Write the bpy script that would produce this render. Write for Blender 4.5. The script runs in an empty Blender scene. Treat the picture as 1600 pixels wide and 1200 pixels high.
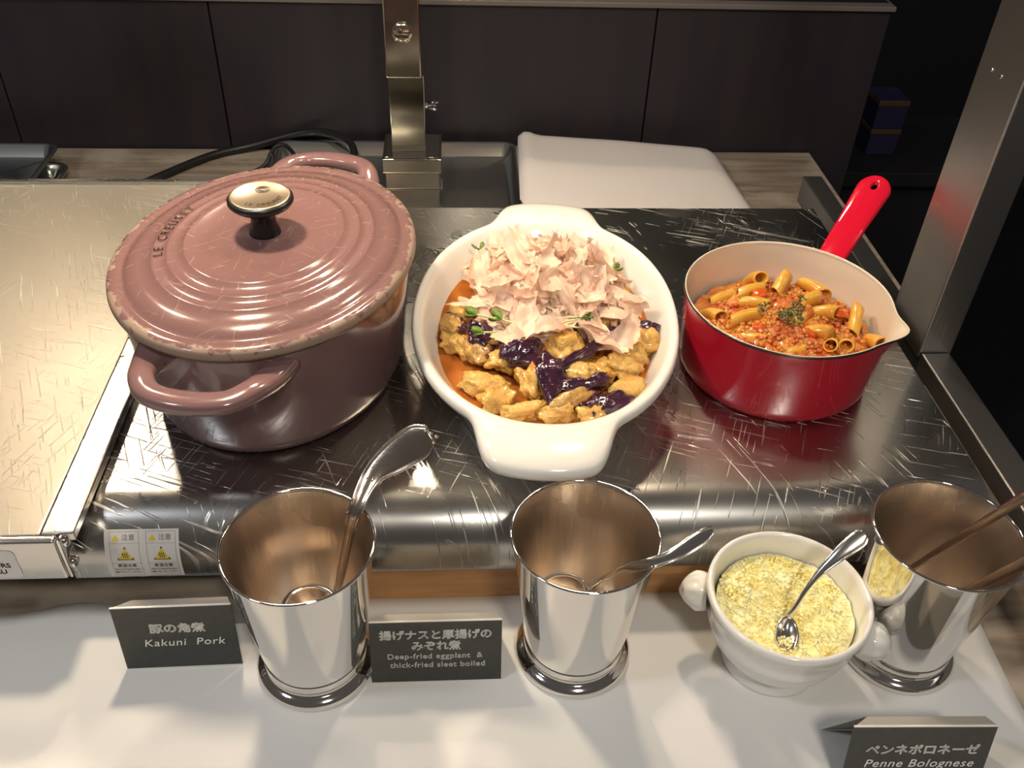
import bpy, bmesh, math, random
from mathutils import Vector, Matrix, noise
S = bpy.context.scene
COL = S.collection
PI = math.pi
random.seed(7)

# ------------------------------------------------------------------ camera
cd = bpy.data.cameras.new('camera'); cam = bpy.data.objects.new('camera', cd); COL.objects.link(cam)
cd.sensor_width = 36; cd.lens = 1448.22/1600*36; cd.clip_start = .01
Rv = Vector((0.99807, -0.05337, 0.03169)); Uv = Vector((0.00920, 0.63217, 0.77477)); Fv = Vector((0.06138, 0.77299, -0.63144))
cam.matrix_world = Matrix(((Rv.x, Uv.x, -Fv.x, 0), (Rv.y, Uv.y, -Fv.y, 0), (Rv.z, Uv.z, -Fv.z, .5921), (0, 0, 0, 1)))
S.camera = cam
S.view_settings.view_transform = 'Standard'; S.view_settings.look = 'None'
S.view_settings.exposure = 0.0; S.view_settings.gamma = 1; S.view_settings.use_curve_mapping = False

# ------------------------------------------------------------------ light
w = bpy.data.worlds.new('world'); S.world = w; w.use_nodes = True
w.node_tree.nodes['Background'].inputs[0].default_value = (.62, .56, .52, 1)
w.node_tree.nodes['Background'].inputs[1].default_value = .13
def area(name, loc, tgt, size, power, col, shape='DISK', spread=PI):
    l = bpy.data.lights.new(name, 'AREA'); l.shape = shape; l.size = size; l.energy = power; l.color = col; l.spread = spread
    o = bpy.data.objects.new(name, l); COL.objects.link(o); o.location = loc
    o.rotation_euler = (Vector(tgt)-Vector(loc)).to_track_quat('-Z', 'Y').to_euler(); return o
LAMPS = [(-.20, .70, .58), (.16, .80, .66)]  # first: heat lamp over the pot; second: added fill for dish and pan
for (lx, ly, lz), pw in zip(LAMPS, (2.35, 1.75)):
    area('heat_and_fill_light', (lx, ly, lz-.012), (lx, ly-.10, 0), .05, pw, (1, .80, .56))
for lx, pw in ((-1.06, .50), (-.13, 1.3)):
    area('far_downlight', (lx, 2.2, 1.75), (lx*.25, .5, 0), .16, pw, (1, .84, .64), spread=.8)
area('ceiling_downlight', (.35, -.9, 1.9), (.1, .5, 0), .30, 17, (1, .93, .82))
area('ceiling_downlight', (-1.3, .0, 1.9), (-.1, .5, 0), .30, 9, (.90, .94, 1))

# ------------------------------------------------------------------ materials
def mat(name, color, rough=.5, metal=0, coat=0, sss=0, alpha=1, var=None, vscale=20, vstretch=(1, 1, 1), vlo=.35, vhi=.65,
        bump=0, bscale=60, bstretch=(1, 1, 1), rvar=0, trans=0, ior=1.45, aniso=0, scratch=0, sscale=1, emis=None, var2=None, v2scale=60, v2lo=.6, v2hi=.65, sssr=(.01, .004, .002)):
    m = bpy.data.materials.new(name); m.use_nodes = True
    N = m.node_tree.nodes; L = m.node_tree.links; b = N['Principled BSDF']
    I = b.inputs
    I['Base Color'].default_value = (*color, 1); I['Roughness'].default_value = rough; I['Metallic'].default_value = metal
    I['Coat Weight'].default_value = coat; I['Coat Roughness'].default_value = .05
    I['Subsurface Weight'].default_value = sss; I['Subsurface Radius'].default_value = sssr; I['Subsurface Scale'].default_value = 1
    I['Alpha'].default_value = alpha; I['Transmission Weight'].default_value = trans; I['IOR'].default_value = ior
    I['Anisotropic'].default_value = aniso
    if emis: I['Emission Color'].default_value = (*emis[0], 1); I['Emission Strength'].default_value = emis[1]
    tc = N.new('ShaderNodeTexCoord')
    def mapped(st, rot=0):
        src = tc.outputs['Object']
        if rot:
            m0 = N.new('ShaderNodeMapping'); m0.inputs['Rotation'].default_value = (0, 0, rot); L.new(src, m0.inputs[0]); src = m0.outputs[0]
        mp = N.new('ShaderNodeMapping'); mp.inputs['Scale'].default_value = st
        L.new(src, mp.inputs[0]); return mp.outputs[0]
    def nz(sc, st=(1, 1, 1), rot=0, det=4, dist=0):
        n = N.new('ShaderNodeTexNoise'); n.inputs['Scale'].default_value = sc; n.inputs['Detail'].default_value = det
        n.inputs['Distortion'].default_value = dist; L.new(mapped(st, rot), n.inputs['Vector']); return n.outputs['Fac']
    def ramp(src, lo, hi, a=0, c=1):
        r = N.new('ShaderNodeMapRange'); r.inputs[1].default_value = lo; r.inputs[2].default_value = hi
        r.inputs[3].default_value = a; r.inputs[4].default_value = c; L.new(src, r.inputs[0]); return r.outputs[0]
    def math_(op, a, c):
        n = N.new('ShaderNodeMath'); n.operation = op
        for i, q in enumerate((a, c)):
            if isinstance(q, (int, float)): n.inputs[i].default_value = q
            else: L.new(q, n.inputs[i])
        return n.outputs[0]
    m['api'] = ''
    colsock = None
    def mix(fac, a, c):
        x = N.new('ShaderNodeMix'); x.data_type = 'RGBA'; L.new(fac, x.inputs[0])
        if isinstance(a, tuple): x.inputs[6].default_value = (*a, 1)
        else: L.new(a, x.inputs[6])
        if isinstance(c, tuple): x.inputs[7].default_value = (*c, 1)
        else: L.new(c, x.inputs[7])
        return x.outputs[2]
    if var:
        colsock = mix(ramp(nz(vscale, vstretch), vlo, vhi), color, var)
    if var2:
        colsock = mix(ramp(nz(v2scale), v2lo, v2hi), colsock if colsock else color, var2)
    if rvar:
        L.new(ramp(nz(12, det=6), .3, .7, max(.02, rough-rvar), rough+rvar), I['Roughness'])
    h = None
    if bump:
        h = math_('MULTIPLY', nz(bscale, bstretch), bump)
    if scratch:
        tot = None
        for k, (ang, sc) in enumerate(((.55, 1), (.85, 1.3), (.2, .8), (-.5, 1.1), (1.2, .9))):
            a = nz(16*sc*sscale, (1, 26, 1), ang*1.6+k*.3+.3, 1)
            ln = math_('MULTIPLY', ramp(a, .66, .70), ramp(nz(5*sscale+k*2, rot=k+.5), .50, .60))
            tot = ln if tot is None else math_('MAXIMUM', tot, ln)
        colsock = mix(math_('MULTIPLY', tot, .55), colsock if colsock else color, (.95, .92, .86))
        h2 = math_('MULTIPLY', tot, scratch)
        h = h2 if h is None else math_('ADD', h, h2)
        rs = math_('ADD', ramp(nz(7, det=6), .3, .7, rough-.06, rough+.08), math_('MULTIPLY', tot, .25))
        L.new(rs, I['Roughness'])
    if h is not None:
        bp = N.new('ShaderNodeBump'); bp.inputs['Strength'].default_value = 1; bp.inputs['Distance'].default_value = .001
        L.new(h, bp.inputs['Height']); L.new(bp.outputs[0], I['Normal'])
    if colsock is not None: L.new(colsock, I['Base Color'])
    m['_'] = 0
    mat.ctx = (N, L, I, tc, nz, ramp, math_, mix, colsock)
    return m

STEEL_TOP = mat('scratched_steel', (.46, .45, .43), .25, 1, scratch=.7, bump=.03, bscale=12)
STEEL_GRILL = mat('scoured_steel', (.56, .51, .42), .40, 1, scratch=1.1, bump=.25, bscale=55, sscale=1.2)
STEEL = mat('brushed_steel', (.66, .63, .59), .28, 1, bump=.05, bscale=30, bstretch=(1, 30, 30), rvar=.06)
STEEL_V = mat('satin_post_steel', (.50, .48, .46), .34, 1, bump=.08, bscale=30, bstretch=(30, 30, 1))
CHROME = mat('polished_steel', (.80, .77, .73), .07, 1)
CUPIN = mat('cup_inside_steel', (.68, .60, .52), .30, 1, bump=.5, bscale=14, bstretch=(9, 9, 1), rvar=.05)
SILVER = mat('silver_cutlery', (.82, .78, .73), .17, 1, bump=.05, bscale=200)
BRONZE = mat('antique_cutlery', (.60, .51, .43), .22, 1, bump=.12, bscale=260)
TRAYM = mat('dark_tray_steel', (.70, .72, .70), .16, 1)
BRASSY = mat('warm_chrome', (.66, .60, .50), .13, 1)
WHITE = mat('white_porcelain', (.84, .82, .77), .10, coat=.6, sss=.0)
CLOTH = mat('white_table_sheet', (.80, .79, .77), .55, bump=.15, bscale=8)
NAPKIN = mat('folded_white_cloth', (.66, .62, .60), .85, bump=.35, bscale=420)
COUNTER = mat('grey_oak_laminate', (.34, .28, .22), .55, var=(.20, .16, .125), vscale=9, vstretch=(1, 9, 1), bump=.2, bscale=25, bstretch=(1, 10, 1), var2=(.40, .34, .28), v2scale=14, v2lo=.5, v2hi=.7)
BAMBOO = mat('bamboo', (.50, .27, .11), .45, var=(.36, .18, .07), vscale=12, vstretch=(1, 14, 8))
WALLM = mat('dark_stained_panel', (.024, .018, .022), .55, var=(.018, .015, .021), vscale=5, vstretch=(7, 1, 1), bump=.15, bscale=20, bstretch=(10, 1, 1))
TRIMM = mat('panel_top_trim', (.16, .14, .13), .4)
BLACK = mat('black_matt', (.012, .012, .014), .5)
FLOORM = mat('dark_floor', (.010, .010, .016), .6, var=(.015, .014, .02))
BLACKRUB = mat('black_rubber_cable', (.012, .012, .012), .42)
BLACKPL = mat('black_phenolic', (.014, .013, .013), .3)
KNOBM = mat('brushed_gold_knob_cap', (.50, .40, .29), .33, .9, bump=.08, bscale=90)
ENAM = mat('mauve_enamel', (.185, .105, .108), .14, coat=.5)
ENAML = mat('worn_mauve_enamel', (.205, .112, .108), .16, coat=.5)
REDM = mat('red_enamel', (.50, .010, .028), .10, coat=.6)
REDH = mat('red_handle_enamel', (.66, .006, .03), .10, coat=.6)
CREAM = mat('cream_enamel', (.80, .71, .58), .16, coat=.4)
RIMD = mat('bare_dark_steel_rim', (.10, .08, .07), .25, .8)
CARDM = mat('dark_grey_card', (.040, .040, .036), .36, var=(.05, .05, .045), vscale=200)
CARDB = mat('card_back_paper', (.36, .34, .31), .4)
CARDE = mat('clear_card_edge', (.75, .72, .66), .2)
LETW = mat('pale_print', (.82, .81, .77), .5)
LETD = mat('dark_print', (.05, .05, .05), .5)
STICK = mat('white_sticker', (.66, .64, .62), .4)
STICKG = mat('grey_print_lines', (.30, .30, .28), .5)
YEL = mat('yellow_print', (.68, .52, .04), .4)
SAUCE = mat('amber_dashi_sauce', (.42, .115, .02), .10, coat=.8, sss=.3, var=(.52, .20, .04), vscale=40, vlo=.3, vhi=.8)
TOFU = mat('fried_tofu_flesh', (.72, .46, .13), .28, coat=.5, sss=.35, var=(.64, .33, .07), vscale=70, bump=1.8, bscale=420, var2=(.60, .28, .05), v2scale=90, v2lo=.56, v2hi=.68)
AUB = mat('eggplant_flesh', (.58, .36, .11), .24, coat=.6, sss=.3, var=(.40, .20, .05), vscale=90, bump=1.5, bscale=260)
SKIN = mat('eggplant_skin', (.030, .010, .026), .10, coat=1, var=(.07, .018, .04), vscale=60, bump=1.4, bscale=160)
BON = mat('bonito_flake', (.88, .57, .44), .34, sss=0, var=(.90, .70, .52), vscale=60, bump=.5, bscale=220, alpha=.80)
LEAFM = mat('sprout_leaf', (.07, .145, .015), .45, coat=.1, var=(.20, .33, .06), vscale=120)
STEMM = mat('sprout_stem', (.62, .64, .34), .35, sss=.2)
PENNE = mat('penne_pasta', (.74, .40, .06), .26, coat=.5, sss=.25, var=(.70, .28, .03), vscale=60)
MEAT = mat('bolognese_mince', (.68, .25, .04), .30, coat=.5, sss=.2, var=(.50, .09, .015), vscale=45, vlo=.4, vhi=.6, bump=1.5, bscale=300, var2=(.66, .33, .10), v2scale=150, v2lo=.52, v2hi=.68)
TOMATO = mat('tomato_piece', (.62, .10, .01), .18, coat=.7, sss=.3)
PARS = mat('dried_parsley', (.05, .085, .02), .8, var=(.40, .36, .16), vscale=500, vlo=.5, vhi=.6)
CHEESE = mat('grated_cheese', (.93, .82, .34), .8, sss=0, var=(.98, .95, .60), vscale=90, bump=.2, bscale=500)
BLUEP = mat('violet_box_card', (.02, .017, .055), .5)
AMBER = mat('amber_label', (.10, .05, .02), .5)
SHADEM = mat('lamp_shade_metal', (.30, .26, .20), .3, 1)
# worn rim and chips on the mauve lid: bare patches kept near the ellipse edge, in the lid's own coordinates
def wear(m, a, b, worn, lo=.90, hi=1.02):
    N = m.node_tree.nodes; L = m.node_tree.links; I = N['Principled BSDF'].inputs
    tc = N.new('ShaderNodeTexCoord')
    mp = N.new('ShaderNodeMapping'); mp.inputs['Scale'].default_value = (1/b, 1/a, 0); L.new(tc.outputs['Object'], mp.inputs[0])
    ln = N.new('ShaderNodeVectorMath'); ln.operation = 'LENGTH'; L.new(mp.outputs[0], ln.inputs[0])
    n = N.new('ShaderNodeTexNoise'); n.inputs['Scale'].default_value = 130; n.inputs['Detail'].default_value = 6; L.new(tc.outputs['Object'], n.inputs['Vector'])
    mr = N.new('ShaderNodeMapRange'); mr.inputs[1].default_value = .25; mr.inputs[2].default_value = .75; mr.inputs[3].default_value = -.05; mr.inputs[4].default_value = .06
    L.new(n.outputs['Fac'], mr.inputs[0])
    ad = N.new('ShaderNodeMath'); L.new(ln.outputs['Value'], ad.inputs[0]); L.new(mr.outputs[0], ad.inputs[1])
    m2 = N.new('ShaderNodeMapRange'); m2.inputs[1].default_value = .968; m2.inputs[2].default_value = .985; L.new(ad.outputs[0], m2.inputs[0])
    # fine scratches
    tot = m2.outputs[0]
    for ang in (.4, 1.5, 2.4, -.6):
        mr_ = N.new('ShaderNodeMapping'); mr_.inputs['Rotation'].default_value = (0, 0, ang); L.new(tc.outputs['Object'], mr_.inputs[0])
        mq = N.new('ShaderNodeMapping'); mq.inputs['Scale'].default_value = (1, 14, 1)
        L.new(mr_.outputs[0], mq.inputs[0])
        q = N.new('ShaderNodeTexNoise'); q.inputs['Scale'].default_value = 42; q.inputs['Detail'].default_value = 2; L.new(mq.outputs[0], q.inputs['Vector'])
        r = N.new('ShaderNodeMapRange'); r.inputs[1].default_value = .67; r.inputs[2].default_value = .73; r.inputs[4].default_value = .6; L.new(q.outputs['Fac'], r.inputs[0])
        mx = N.new('ShaderNodeMath'); mx.operation = 'MAXIMUM'; L.new(tot, mx.inputs[0]); L.new(r.outputs[0], mx.inputs[1]); tot = mx.outputs[0]
    x = N.new('ShaderNodeMix'); x.data_type = 'RGBA'; L.new(tot, x.inputs[0])
    x.inputs[6].default_value = I['Base Color'].default_value; x.inputs[7].default_value = (*worn, 1); L.new(x.outputs[2], I['Base Color'])
    r = N.new('ShaderNodeMapRange'); r.inputs[3].default_value = .16; r.inputs[4].default_value = .5; L.new(tot, r.inputs[0]); L.new(r.outputs[0], I['Roughness'])
    c = N.new('ShaderNodeMapRange'); c.inputs[3].default_value = .5; c.inputs[4].default_value = 0; L.new(tot, c.inputs[0]); L.new(c.outputs[0], I['Coat Weight'])
wear(ENAML, .143, .116, (.30, .215, .165))

# ------------------------------------------------------------------ helpers
def empty(name, label, cat, loc=(0, 0, 0), rz=0, group=None, kind=None):
    o = bpy.data.objects.new(name, None); COL.objects.link(o); o.location = loc; o.rotation_euler = (0, 0, rz); o.empty_display_size = .01
    if label: tag(o, label, cat, group)
    if kind: o['kind'] = kind
    return o
def tag(o, label, cat, group=None, kind=None):
    o['label'] = label; o['category'] = cat
    if group: o['group'] = group
    if kind: o['kind'] = kind
    return o
def link(name, me, m, parent=None, loc=(0, 0, 0), rot=(0, 0, 0), smooth=True, sub=0, label=None):
    if m: me.materials.clear(); me.materials.append(m)
    if smooth: me.shade_smooth()
    o = bpy.data.objects.new(name, me); COL.objects.link(o); o.location = loc; o.rotation_euler = rot
    if parent: o.parent = parent
    if sub: s = o.modifiers.new('s', 'SUBSURF'); s.levels = sub; s.render_levels = sub
    if label: o['label'] = label
    return o
def mesh(vs, fs):
    me = bpy.data.meshes.new('m'); me.from_pydata([tuple(v) for v in vs], [], fs); me.update()
    bm = bmesh.new(); bm.from_mesh(me); bmesh.ops.recalc_face_normals(bm, faces=bm.faces); bm.to_mesh(me); bm.free(); return me
def loft(rings, close=True, cap0=False, cap1=False):
    n = len(rings[0]); vs = [v for r in rings for v in r]; fs = []
    for i in range(len(rings)-1):
        for j in range(n if close else n-1):
            k = (j+1) % n; fs.append((i*n+j, i*n+k, (i+1)*n+k, (i+1)*n+j))
    if cap0: fs.append(tuple(range(n))[::-1])
    if cap1: fs.append(tuple((len(rings)-1)*n+j for j in range(n)))
    return mesh(vs, fs)
def lathe(prof, n=96, sx=1, sy=1, rfun=None, cap0=True, cap1=True):
    rings = []
    for r, z in prof:
        r = max(r, .00005); rings.append([(r*sx*math.cos(2*PI*j/n), r*sy*math.sin(2*PI*j/n), z) for j in range(n)])
    return loft(rings, cap0=cap0, cap1=cap1)
def ebox(b, lo, hi, bev=0, seg=2):
    r = bmesh.ops.create_cube(b, size=1)
    for v in r['verts']:
        v.co = Vector([(lo[i]+hi[i])/2+v.co[i]*(hi[i]-lo[i]) for i in range(3)])
    if bev: bmesh.ops.bevel(b, geom=list({e for v in r['verts'] for e in v.link_edges}), offset=bev, segments=seg, profile=.5, affect='EDGES')
def box(lo, hi, bev=0, seg=2):
    b = bmesh.new(); ebox(b, lo, hi, bev, seg); me = bpy.data.meshes.new('m'); b.to_mesh(me); b.free(); return me
def rrect(x0, x1, y0, y1, r, z, n=6):
    out = []
    for cx, cy, a0 in ((x1-r, y1-r, 0), (x0+r, y1-r, PI/2), (x0+r, y0+r, PI), (x1-r, y0+r, 1.5*PI)):
        for i in range(n+1):
            a = a0+PI/2*i/n; out.append((cx+r*math.cos(a), cy+r*math.sin(a), z))
    return out
def catmull(pts, n=8):
    P = [Vector(p) for p in pts]; P = [2*P[0]-P[1]]+P+[2*P[-1]-P[-2]]; out = []
    for i in range(1, len(P)-2):
        for k in range(n):
            t = k/n; a, b_, c, d = P[i-1], P[i], P[i+1], P[i+2]
            out.append(.5*((2*b_)+(c-a)*t+(2*a-5*b_+4*c-d)*t*t+(3*b_-3*c+d-a)*t**3))
    out.append(P[-2]); return out
def sweep(pts, wid, thk, up=(0, 0, 1), n=12, sup=2.6, dome=0, smooth_n=8):
    """flattened bar along a smooth path; wid / thk are lists over the control points"""
    C = catmull([(*p,) for p in pts], smooth_n); W = catmull([(a, b_, 0) for a, b_ in zip(wid, thk)], smooth_n)
    rings = []
    for i, c in enumerate(C):
        t = (C[min(i+1, len(C)-1)]-C[max(i-1, 0)]).normalized(); s = t.cross(Vector(up)).normalized(); u = s.cross(t).normalized()
        w_, h_ = max(W[i].x, .0004)/2, max(W[i].y, .0003)/2; ring = []
        for j in range(n):
            a = 2*PI*j/n; ca, sa = math.cos(a), math.sin(a)
            x = math.copysign(abs(ca)**(2/sup), ca); y = math.copysign(abs(sa)**(2/sup), sa)
            ring.append(c+s*w_*x+u*(h_*y+dome*(1-x*x)))
        rings.append(ring)
    return loft(rings, cap0=True, cap1=True)
def tube(pts, r, n=10, sn=8, closed=False):
    C = catmull(pts, sn) if sn > 1 else [Vector(p) for p in pts]
    if closed: C = [Vector(p) for p in pts]
    rings = []; up = Vector((0, 0, 1)); N = len(C)
    for i, c in enumerate(C):
        t = (C[(i+1) % N]-C[i-1]).normalized() if closed else (C[min(i+1, N-1)]-C[max(i-1, 0)]).normalized()
        s = t.cross(up)
        if s.length < 1e-4: s = t.cross(Vector((1, 0, 0)))
        s.normalize(); u = s.cross(t).normalized(); rings.append([c+r*(s*math.cos(2*PI*j/n)+u*math.sin(2*PI*j/n)) for j in range(n)])
    if closed: rings.append(rings[0])
    return loft(rings, cap0=not closed, cap1=not closed)
def join(meshes):
    b = bmesh.new()
    for me in meshes: b.from_mesh(me)
    out = bpy.data.meshes.new('m'); b.to_mesh(out); b.free(); return out
def xform(me, M): me.transform(M); return me
def place(o, M): o.matrix_world = M
def text_mesh(body, size, bold=0, **k):
    if bold <= 0: return text_raw(body, size, 0, **k)
    ms = []
    for dx, dy in ((-1, 0), (1, 0), (0, 1), (0, -1)):
        me = text_raw(body, size, 0, **k); me.transform(Matrix.Translation((dx*bold, dy*bold, 0))); ms.append(me)
    return join(ms)
def text_raw(body, size, bold=0, align='CENTER', ext=.0001, shear=0, spacing=1):
    c = bpy.data.curves.new('t', 'FONT'); c.body = body; c.size = size; c.align_x = align; c.align_y = 'CENTER'
    c.offset = bold; c.extrude = ext; c.shear = shear; c.space_character = spacing; c.resolution_u = 4
    o = bpy.data.objects.new('t', c); COL.objects.link(o); bpy.context.view_layer.update()
    me = bpy.data.meshes.new_from_object(o.evaluated_get(bpy.context.evaluated_depsgraph_get()))
    bpy.data.objects.remove(o); bpy.data.curves.remove(c); return me
def outline_mesh(loops, ext, bev):
    """flat plate with holes: filled 2D curve, extruded and rounded"""
    c = bpy.data.curves.new('t', 'CURVE'); c.dimensions = '2D'; c.fill_mode = 'BOTH'; c.extrude = ext; c.bevel_depth = bev; c.bevel_resolution = 3
    for lp in loops:
        s = c.splines.new('POLY'); s.points.add(len(lp)-1); s.use_cyclic_u = True
        for p, q in zip(s.points, lp): p.co = (q[0], q[1], 0, 1)
    o = bpy.data.objects.new('t', c); COL.objects.link(o); bpy.context.view_layer.update()
    me = bpy.data.meshes.new_from_object(o.evaluated_get(bpy.context.evaluated_depsgraph_get()))
    bpy.data.objects.remove(o); bpy.data.curves.remove(c); return me
def nv(p, s, seed=0): return noise.noise(Vector(p)*s+Vector((seed*7.3, seed*3.1, -seed*5.7)))

# ================================================================== SETTING
o = link('floor', box((-4, -3, -1.0), (4, 6, -.9)), FLOORM, smooth=False); o['kind'] = 'structure'
wall = empty('wall_back', None, None, (0, 1.27, 0), kind='structure')
core = link('wall_core', box((-2.2, .012, -.9), (.598, .05, .212)), BLACK, wall, smooth=False)
xs = [-2.2, -1.55, -.94, -.61, -.318, -.06+.02, .277, .6]
for a, b_ in zip((-2.2, -1.3, -.61, -.318, .277), (-1.3, -.61, -.318, .277, .600)):
    link('wall_panel', box((a+.001, 0, -.9), (b_-.001, .014, .205), .0012, 2), WALLM, wall, smooth=False)
o = link('trim_1', box((-2.2, 1.264, .205), (.602, 1.34, .2115), .001), TRIMM, smooth=False); o['kind'] = 'structure'
o = link('wall_far', box((-4, 2.6, -1), (4, 2.7, 2.4)), BLACK, smooth=False); o['kind'] = 'structure'

# counter
ctr = empty('counter', 'grey-brown wood-grain counter under the warming plates, running back to the dark panels', 'counter', (0, 0, 0))
link('worktop', box((-2.2, -.25, -.03), (.532, 1.266, -.0005), .0015), COUNTER, ctr, smooth=False)
link('base_cabinet', box((-2.15, -.2, -.9), (.50, 1.22, -.031)), BLACK, ctr, smooth=False)

# white sheet on the counter front
nx, ny = 120, 60; vs = []; fs = []
for j in range(ny+1):
    for i in range(nx+1):
        u = i/nx; v = j/ny
        y1 = .459
        x = -1.3+u*(.409+1.3); 
        if x < -.16: y1 = .455+.012*nv((x*9, 1, 0), 1)+.004*math.sin(x*60)
        y = -.22+v*(y1+.22)
        xr = x + (.004*math.sin(y*14) if i == nx else 0)
        z = .0012+max(0, .0016*nv((x, y, 0), 9)+.0008*nv((x, y, 0), 24))
        if x < -.2 and v > .9: z += .006*max(0, nv((x, 0, 0), 14))*(v-.9)*10
        vs.append((xr, y, z))
for j in range(ny):
    for i in range(nx): fs.append((j*(nx+1)+i, j*(nx+1)+i+1, (j+1)*(nx+1)+i+1, (j+1)*(nx+1)+i))
o = link('table_sheet', mesh(vs, fs), CLOTH); tag(o, 'smooth white sheet spread over the counter front under the cups and name cards', 'tablecloth')
md = o.modifiers.new('t', 'SOLIDIFY'); md.thickness = .0008; md.offset = -1

# ================================================================== WARMING PLATE
HP = empty('warming_plate', 'scratched stainless warming plate with rounded front under the pot, dish and red pan', 'hot plate', (0, 0, 0))
X0, X1, YF, ZT, R_ = -.280, .410, .455, .09, .04
prof = [(.925, .038), (.930, .040), (.930, ZT-.004), (.926, ZT)]
for k in range(30): prof.append((.92-(.92-YF-R_)*k/29, ZT))
for k in range(1, 15):
    a = PI/2*k/14; prof.append((YF+R_-R_*math.sin(a), ZT-R_+R_*math.cos(a)))
prof += [(YF, .045), (YF, .040), (YF+.001, .038), (YF+.01, .038)]
rings = [[(x, y, z) for y, z in prof] for x in (X0, X0+.002, X1-.002, X1)]
top = loft(rings, close=False)
b = bmesh.new(); b.from_mesh(top)
# end plates
for x in (X0+.0005, X1-.0005):
    b.faces.new([b.verts.new((x, y, z)) for y, z in prof])
b.to_mesh(top); b.free()
o = link('top_shell', top, STEEL_TOP, HP)
o.data.shade_smooth(); md = o.modifiers.new('e', 'EDGE_SPLIT'); md.split_angle = .6
for x in (-.262, .37):
    link('foot', lathe([(.012, 0), (.012, .038), (.009, .0395)], 24), BLACKPL, HP, (x, .50, 0))
    link('foot', lathe([(.012, 0), (.012, .038), (.009, .0395)], 24), BLACKPL, HP, (x, .88, 0))
# warning sticker on the curved front
def lip(s, off=.0004):          # s = arc length from the crown tangent line down the front
    q = R_*PI/2
    if s < q: a = s/R_; return (YF+R_-(R_+off)*math.sin(a), ZT-R_+(R_+off)*math.cos(a))
    return (YF-off, ZT-R_-(s-q))
def on_lip(me, sx, smid):       # wrap a flat mesh (x, y) round the front
    for v in me.vertices:
        y, z = lip(smid-v.co.y, .0005+v.co.z); v.co = Vector((sx+v.co.x, y, z))
    me.update(); return me
def grid_rect(w_, h_, n=16, z=0):
    vs = [(-w_/2+w_*i/2, -h_/2+h_*j/n, z) for j in range(n+1) for i in range(3)]
    return mesh(vs, [(j*3+i, j*3+i+1, j*3+i+4, j*3+i+3) for j in range(n) for i in range(2)])
def flat_tri(s, z): return mesh([(-s/2, -s*.42, z), (s/2, -s*.42, z), (0, s*.45, z)], [(0, 1, 2)])
SX, SM = -.2275, .0515
st = link('warning_sticker', on_lip(grid_rect(.053, .0405), SX, SM), STICK, HP, label='white hot-surface warning sticker with two yellow triangles')
for dx in (-.0125, .0135):
    fr = []
    for (x0, x1, y0, y1) in ((-.0105, .0105, .0185, .0188), (-.0105, .0105, -.0188, -.0185), (-.0105, -.0102, -.0188, .0188), (.0102, .0105, -.0188, .0188), (-.0105, .0105, .0100, .0102), (-.0105, .0105, -.0062, -.006)):
        nseg = 12; vv = []
        for j in range(nseg+1):
            yy = y0+(y1-y0)*j/nseg; vv += [(x0, yy, .0002), (x1, yy, .0002)]
        fr.append(mesh(vv, [(2*j, 2*j+1, 2*j+3, 2*j+2) for j in range(nseg)]))
    link('printed_frame', on_lip(join(fr), SX+dx, SM), STICKG, st)
    me = flat_tri(.0125, .0002); me.transform(Matrix.Translation((0, .002, 0)))
    link('warning_triangle', on_lip(me, SX+dx, SM), LETD, st)
    me = flat_tri(.0102, .0003); me.transform(Matrix.Translation((0, .0018, 0)))
    link('warning_triangle', on_lip(me, SX+dx, SM), YEL, st)
    me = flat_tri(.0052, .0003); me.transform(Matrix.Translation((-.006, .0142, 0)))
    link('warning_triangle', on_lip(me, SX+dx, SM), YEL, st)
    wv = []
    for k in (-1, 0, 1):
        vv = []
        for j in range(9):
            t = j/8; x = k*.0015+.0004*math.sin(t*2*PI); y = -.0014+.0042*t; vv += [(x-.0003, y, .0004), (x+.0003, y, .0004)]
        wv.append(mesh(vv, [(2*j, 2*j+1, 2*j+3, 2*j+2) for j in range(8)]))
    link('heat_waves', on_lip(join(wv), SX+dx, SM), LETD, st)
    for body, size, px, py, mm in (('注意', .0048, .003, .0142, STICKG), ('高温注意', .0034, 0, -.0085, LETD), ('やけどのおそれあり', .0021, 0, -.0125, STICKG), ('触れないでください', .0021, 0, -.0155, STICKG)):
        me = text_mesh(body, size, .00005, ext=0); me.transform(Matrix.Translation((px, py, .0003)))
        link('lettering', on_lip(me, SX+dx, SM), mm, st, smooth=False)
# bamboo board under the plate
o = link('bamboo_board', box((-.095, .459, .0), (.215, .80, .0375), .001), BAMBOO, smooth=False); tag(o, 'flat bamboo board lying under the front of the warming plate', 'board')

# ================================================================== LEFT GRIDDLE
GR = empty('griddle', 'scoured steel griddle along the left edge, with bolted front strip', 'griddle', (0, 0, 0))
link('cooking_plate', box((-.95, .444, .092), (-.286, .960, .1), .0012), STEEL_GRILL, GR, smooth=False)
link('side_strip', box((-.2855, .444, .0925), (-.263, .960, .1012), .0015), STEEL, GR, smooth=False)
link('rear_lip', box((-.95, .9605, .088), (-.263, .966, .1035), .001), STEEL, GR, smooth=False)
link('front_panel', box((-.95, .436, .061), (-.2735, .4435, .1012), .0025, 3), STEEL, GR)
link('end_flange', box((-.273, .437, .062), (-.2705, .452, .1), .0008), CHROME, GR)
link('body_housing', box((-.95, .50, .012), (-.292, .955, .0915), .003), STEEL_V, GR, smooth=False)
for x in (-.9, -.31):
    for y in (.53, .92): link('foot', lathe([(.012, 0), (.012, .012), (.01, .0125)], 20), BLACKPL, GR, (x, y, 0))
for y, z in ((.4445, .093), (.4445, .071)):
    bt = link('bolt', lathe([(.0048, 0), (.0048, .0012), (.0034, .0028), (.0012, .0036)], 24), CHROME, GR, (-.2705, y, z), (0, PI/2, 0))
    link('bolt_nut', lathe([(.0042, 0), (.0042, .0026)], 6), CHROME, bt, (0, 0, -.0028), smooth=False)
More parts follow.
